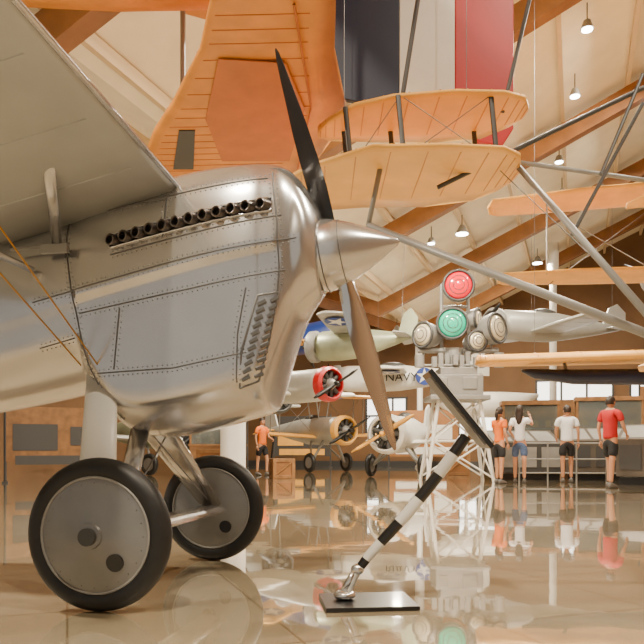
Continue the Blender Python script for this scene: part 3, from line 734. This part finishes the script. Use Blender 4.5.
# packing crates
def crate(x,y,rz,s,h):
    e=empty('wooden_crate',(x,y,0),(0,0,rz))
    g=Geo(); g.box((0,0,h/2),(s-.06,s-.06,h-.04)); g.obj('boards',M_wood,e)
    g=Geo()
    for a in (-1,1):
        for b in (-1,1): g.box((a*(s/2-.04),b*(s/2-.04),h/2),(.09,.09,h))
        for z in (.05,h-.05): g.box((0,a*(s/2-.03),z),(s,.06,.09)); g.box((a*(s/2-.03),0,z),(.06,s,.09))
        g.rod((-(s/2-.05),a*(s/2-.02),.08),((s/2-.05),a*(s/2-.02),h-.08),.03,n=4)
    g.obj('battens',M_wood2,e,bevel=.004)
crate(-1.1,19.2,rd(15),.6,.55); crate(4.2,21.6,rd(-10),.7,.75); crate(-2.6,17.4,rd(-20),.75,.8)

# ------------------------------------------------------------------ people
def skinmesh(name,verts,edges,radii,m,parent,roots=(0,),sub=2):
    me=bpy.data.meshes.new(name); me.from_pydata([tuple(v) for v in verts],edges,[]); me.update(); me.materials.append(m)
    o=bpy.data.objects.new(name,me); COL.objects.link(o); o.parent=parent
    s=o.modifiers.new('skin','SKIN'); s.use_smooth_shade=True
    sv=me.skin_vertices[0].data
    for i,r in enumerate(radii):
        r=r if isinstance(r,(tuple,list)) else (r,r)
        sv[i].radius=r; sv[i].use_root=(i in roots)
    u=o.modifiers.new('sub','SUBSURF'); u.levels=sub; u.render_levels=sub
    return o
def person(name,loc,rz,h,shirt,shorts,hair='short',female=False,armL=None,armR=None,lean=0,stride=.04,head_turn=0):
    e=empty(name,loc,(0,0,rz)); k=h/1.70; e.scale=(k,k,k)
    sh=.150 if female else .185; hp=.085
    eL,wL=armL or ((sh+.05,.03,1.12),(sh+.06,-.04,.88))
    eR,wR=armR or ((-sh-.05,.03,1.12),(-sh-.06,-.04,.88))
    v=[(0,0,.93),(0,0,1.12),(0,lean*.5,1.30),(0,lean,1.43),(0,lean-.01,1.52),
       (sh,lean,1.385),eL,wL,(-sh,lean,1.385),eR,wR,
       (hp,0,.88),(hp+.01,-stride-.015,.49),(hp+.01,-stride,.10),(-hp,0,.88),(-hp-.01,stride-.015,.49),(-hp-.01,stride+.01,.10)]
    ed=[(0,1),(1,2),(2,3),(3,4),(3,5),(5,6),(6,7),(3,8),(8,9),(9,10),(0,11),(11,12),(12,13),(0,14),(14,15),(15,16)]
    tf=.72 if female else .9
    r=[.11*tf,.10*tf,.11*tf,.058,.046,.045,.034,.024,.045,.034,.024,.080,.054,.035,.080,.054,.035]
    skinmesh('body',v,ed,r,M_skin,e)
    def mid(a,b,t): return tuple(a[i]+(b[i]-a[i])*t for i in range(3))
    S5=(sh,lean,1.385); S8=(-sh,lean,1.385)
    wv=.112 if female else .138
    v=[(0,0,1.10),(0,0,.90),(0,lean*.5,1.28),(0,lean,1.41),S5,mid(S5,eL,.62),S8,mid(S8,eR,.62)]
    ed=[(0,1),(0,2),(2,3),(3,4),(4,5),(3,6),(6,7)]
    skinmesh('shirt',v,ed,[(wv,wv*.92),(wv+.026,wv+.01),(wv+.028,wv*1.0),(.09,.085),.068,.064,.068,.064],shirt,e)
    v=[(0,0,.96),(0,0,.88),(hp,0,.84),(hp+.012,-stride*.8-.01,.56),(-hp,0,.84),(-hp-.012,stride*.8-.01,.56)]
    skinmesh('shorts',v,[(0,1),(1,2),(2,3),(1,4),(4,5)],[.135,.125,.10,.088,.10,.088] if not female else [.125,.122,.098,.080,.098,.080],shorts,e)
    for i,(x,y) in enumerate(((hp+.01,-stride),(-hp-.01,stride+.01))):
        g=Geo(); n=12
        g.loft([[V((x+w*math.cos(2*math.pi*q/n),y+yy,max(.0,z+hh*math.sin(2*math.pi*q/n)))) for q in range(n)] for yy,w,hh,z in ((.07,.02,.03,.04),(.05,.036,.05,.05),(0,.04,.06,.055),(-.08,.045,.04,.04),(-.14,.042,.03,.03),(-.175,.02,.018,.02))]); g.obj('shoe_%d'%(i+1),M_shoe,e,smooth=True)
    for s,(el,wr) in enumerate(((eL,wL),(eR,wR))):
        el=V(el); wr=V(wr); d=(wr-el).normalized(); side=d.cross(V((1,0,0)) if abs(d.x)<.9 else V((0,0,1))).normalized(); nrm=d.cross(side).normalized()
        sg=-1 if s else 1
        vs=[wr,wr+d*.04,wr+d*.085]; skinmesh('palm_%d'%(s+1),vs,[(0,1),(1,2)],[(.024,.02),(.036,.016),(.038,.014)],M_skin,e,sub=1)
        vv=[];ee=[];rr=[];rt=[]
        for f,(o,l) in enumerate(((-.028,.065),(-.010,.078),(.009,.074),(.027,.058))):
            b=wr+d*.08+side*o; i0=len(vv)
            vv+=[b,b+d*l*.5+nrm*.004*sg,b+d*l*.8+nrm*.016*sg,b+d*l*.95+nrm*.03*sg]; ee+=[(i0,i0+1),(i0+1,i0+2),(i0+2,i0+3)]; rr+=[.009,.0085,.008,.007]; rt.append(i0)
        i0=len(vv); b=wr+d*.03-side*.025; vv+=[b,b+d*.03-side*.03,b+d*.06-side*.038+nrm*.008]; ee+=[(i0,i0+1),(i0+1,i0+2)]; rr+=[.011,.010,.008]; rt.append(i0)
        skinmesh('fingers_%d'%(s+1),vv,ee,rr,M_skin,e,roots=rt,sub=1)
    hd=empty('head',(0,lean-.015,1.595),(0,0,head_turn)); hd.parent=e
    g=Geo(); vs=[];n=24;kk=16
    for j in range(kk+1):
        p=math.pi*j/kk
        for i in range(n):
            a=2*math.pi*i/n; x=.074*math.sin(p)*math.cos(a); y=.092*math.sin(p)*math.sin(a); z=.115*math.cos(p)
            if z<0: x*=1+z*2.2; y*=1+z*1.2; y-= .012*(-z/.1) if y<0 else 0
            if y<-.05 and abs(x)<.018 and -.04<z<.02: y-=.016*(1-abs(x)/.018)*(1-abs(z+.015)/.04)
            if y<-.05 and abs(z-.012)<.014 and .015<abs(x)<.045: y+=.006
            vs.append(V((x+1e-5*math.cos(a),y+1e-5*math.sin(a),z)))
    g.add(vs,[(j*n+i,j*n+(i+1)%n,(j+1)*n+(i+1)%n,(j+1)*n+i) for j in range(kk) for i in range(n)]); g.obj('skull',M_skin,hd,smooth=True)
    g=Geo(); g.ell((0,-.098,-.018),(.011,.014,.02)); g.ell((.076,.005,-.01),(.01,.018,.03)); g.ell((-.076,.005,-.01),(.01,.018,.03)); g.obj('nose_and_ears',M_skin,hd,smooth=True)
    g=Geo(); g.ell((.03,-.080,.010),(.012,.009,.007)); g.ell((-.03,-.080,.010),(.012,.009,.007)); g.ell((.03,-.084,.03),(.018,.006,.004)); g.ell((-.03,-.084,.03),(.018,.006,.004)); g.obj('eyes_and_brows',M_eye,hd,smooth=True)
    g=Geo(); g.ell((0,-.088,-.058),(.024,.008,.007)); g.obj('mouth',M_lip,hd,smooth=True)
    g=Geo(); vs=[]
    for j in range(kk+1):
        p=math.pi*.62*j/kk
        for i in range(n):
            a=2*math.pi*i/n; x=.084*math.sin(p)*math.cos(a); y=.102*math.sin(p)*math.sin(a)+.008; z=.125*math.cos(p)+.002
            if y<-.03 and z<.045: y=-.03+ (y+.03)*.2; z=max(z,.02)
            vs.append(V((x+1e-5*math.cos(a),y+1e-5*math.sin(a),z)))
    g.add(vs,[(j*n+i,j*n+(i+1)%n,(j+1)*n+(i+1)%n,(j+1)*n+i) for j in range(kk) for i in range(n)]+[tuple(range(kk*n,(kk+1)*n))]); g.obj('hair',M_hair,hd,smooth=True)
    if hair=='long':
        g=Geo(); n=14
        g.loft([[V((w*math.cos(2*math.pi*q/n),yy+dd*math.sin(2*math.pi*q/n),z)) for q in range(n)] for z,w,dd,yy in ((.06,.06,.05,.05),(-.02,.082,.05,.055),(-.10,.085,.045,.065),(-.18,.08,.035,.085),(-.26,.06,.025,.095),(-.31,.02,.012,.10))]); g.obj('hair_length',M_hair,hd,smooth=True)
    if hair=='tail':
        g=Geo(); g.loft([[V((w*math.cos(2*math.pi*q/10),yy+w*math.sin(2*math.pi*q/10),z)) for q in range(10)] for z,w,yy in ((.03,.02,.10),(-.0,.032,.13),(-.08,.035,.14),(-.16,.022,.135),(-.2,.006,.13))]); g.obj('ponytail',M_hair,hd,smooth=True)
    return e
C_or=mat('orange_shirt',(.78,.16,.005),.8,0,.06,8); C_wh=mat('white_shirt',(.78,.80,.82),.8,0,.04,8); C_rd=mat('red_shirt',(.42,.008,.01),.8,0,.06,8)
C_bk=mat('black_shorts',(.010,.010,.012),.8); C_dn=mat('denim_shorts',(.06,.10,.20),.8,0,.15,20)
person('woman',(4.10,16.2,0),rd(125),1.76,C_or,C_bk,'tail',True,armL=((.20,-.06,1.14),(.10,-.22,1.10)),armR=((-.20,.05,1.13),(-.19,-.06,.90)),head_turn=rd(10))
person('woman',(4.66,16.5,0),rd(165),1.82,C_wh,C_dn,'long',True,armL=((.22,.08,1.15),(.10,.0,.98)),armR=((-.27,-.08,1.28),(-.22,-.24,1.48)),head_turn=rd(-15),stride=.08)
person('man',(5.88,16.8,0),rd(170),1.84,C_wh,C_bk,'short',False,armL=((.23,-.04,1.14),(.20,-.20,1.00)),head_turn=rd(20),stride=-.05)
person('man',(5.93,14.4,0),rd(120),1.88,C_rd,C_bk,'short',False,armR=((-.25,-.05,1.13),(-.20,-.2,1.0)),stride=.09)
person('man',(-1.85,21.6,0),rd(50),1.76,C_or,C_bk,'short',False,stride=.10,armL=((.22,-.06,1.15),(.16,-.26,1.08)))

# ------------------------------------------------------------------ world + camera
w=bpy.data.worlds.new('world'); SC.world=w; w.use_nodes=True
bg=w.node_tree.nodes['Background']; bg.inputs['Color'].default_value=(1,.92,.80,1); bg.inputs['Strength'].default_value=.50
cam=bpy.data.cameras.new('camera'); co=bpy.data.objects.new('camera',cam); COL.objects.link(co)
cam.sensor_width=36; cam.lens=700/644*36; cam.shift_y=(450-322)/644; cam.clip_start=.05; cam.clip_end=200
co.location=(0,0,.78); co.rotation_euler=(rd(90),0,0)
SC.camera=co
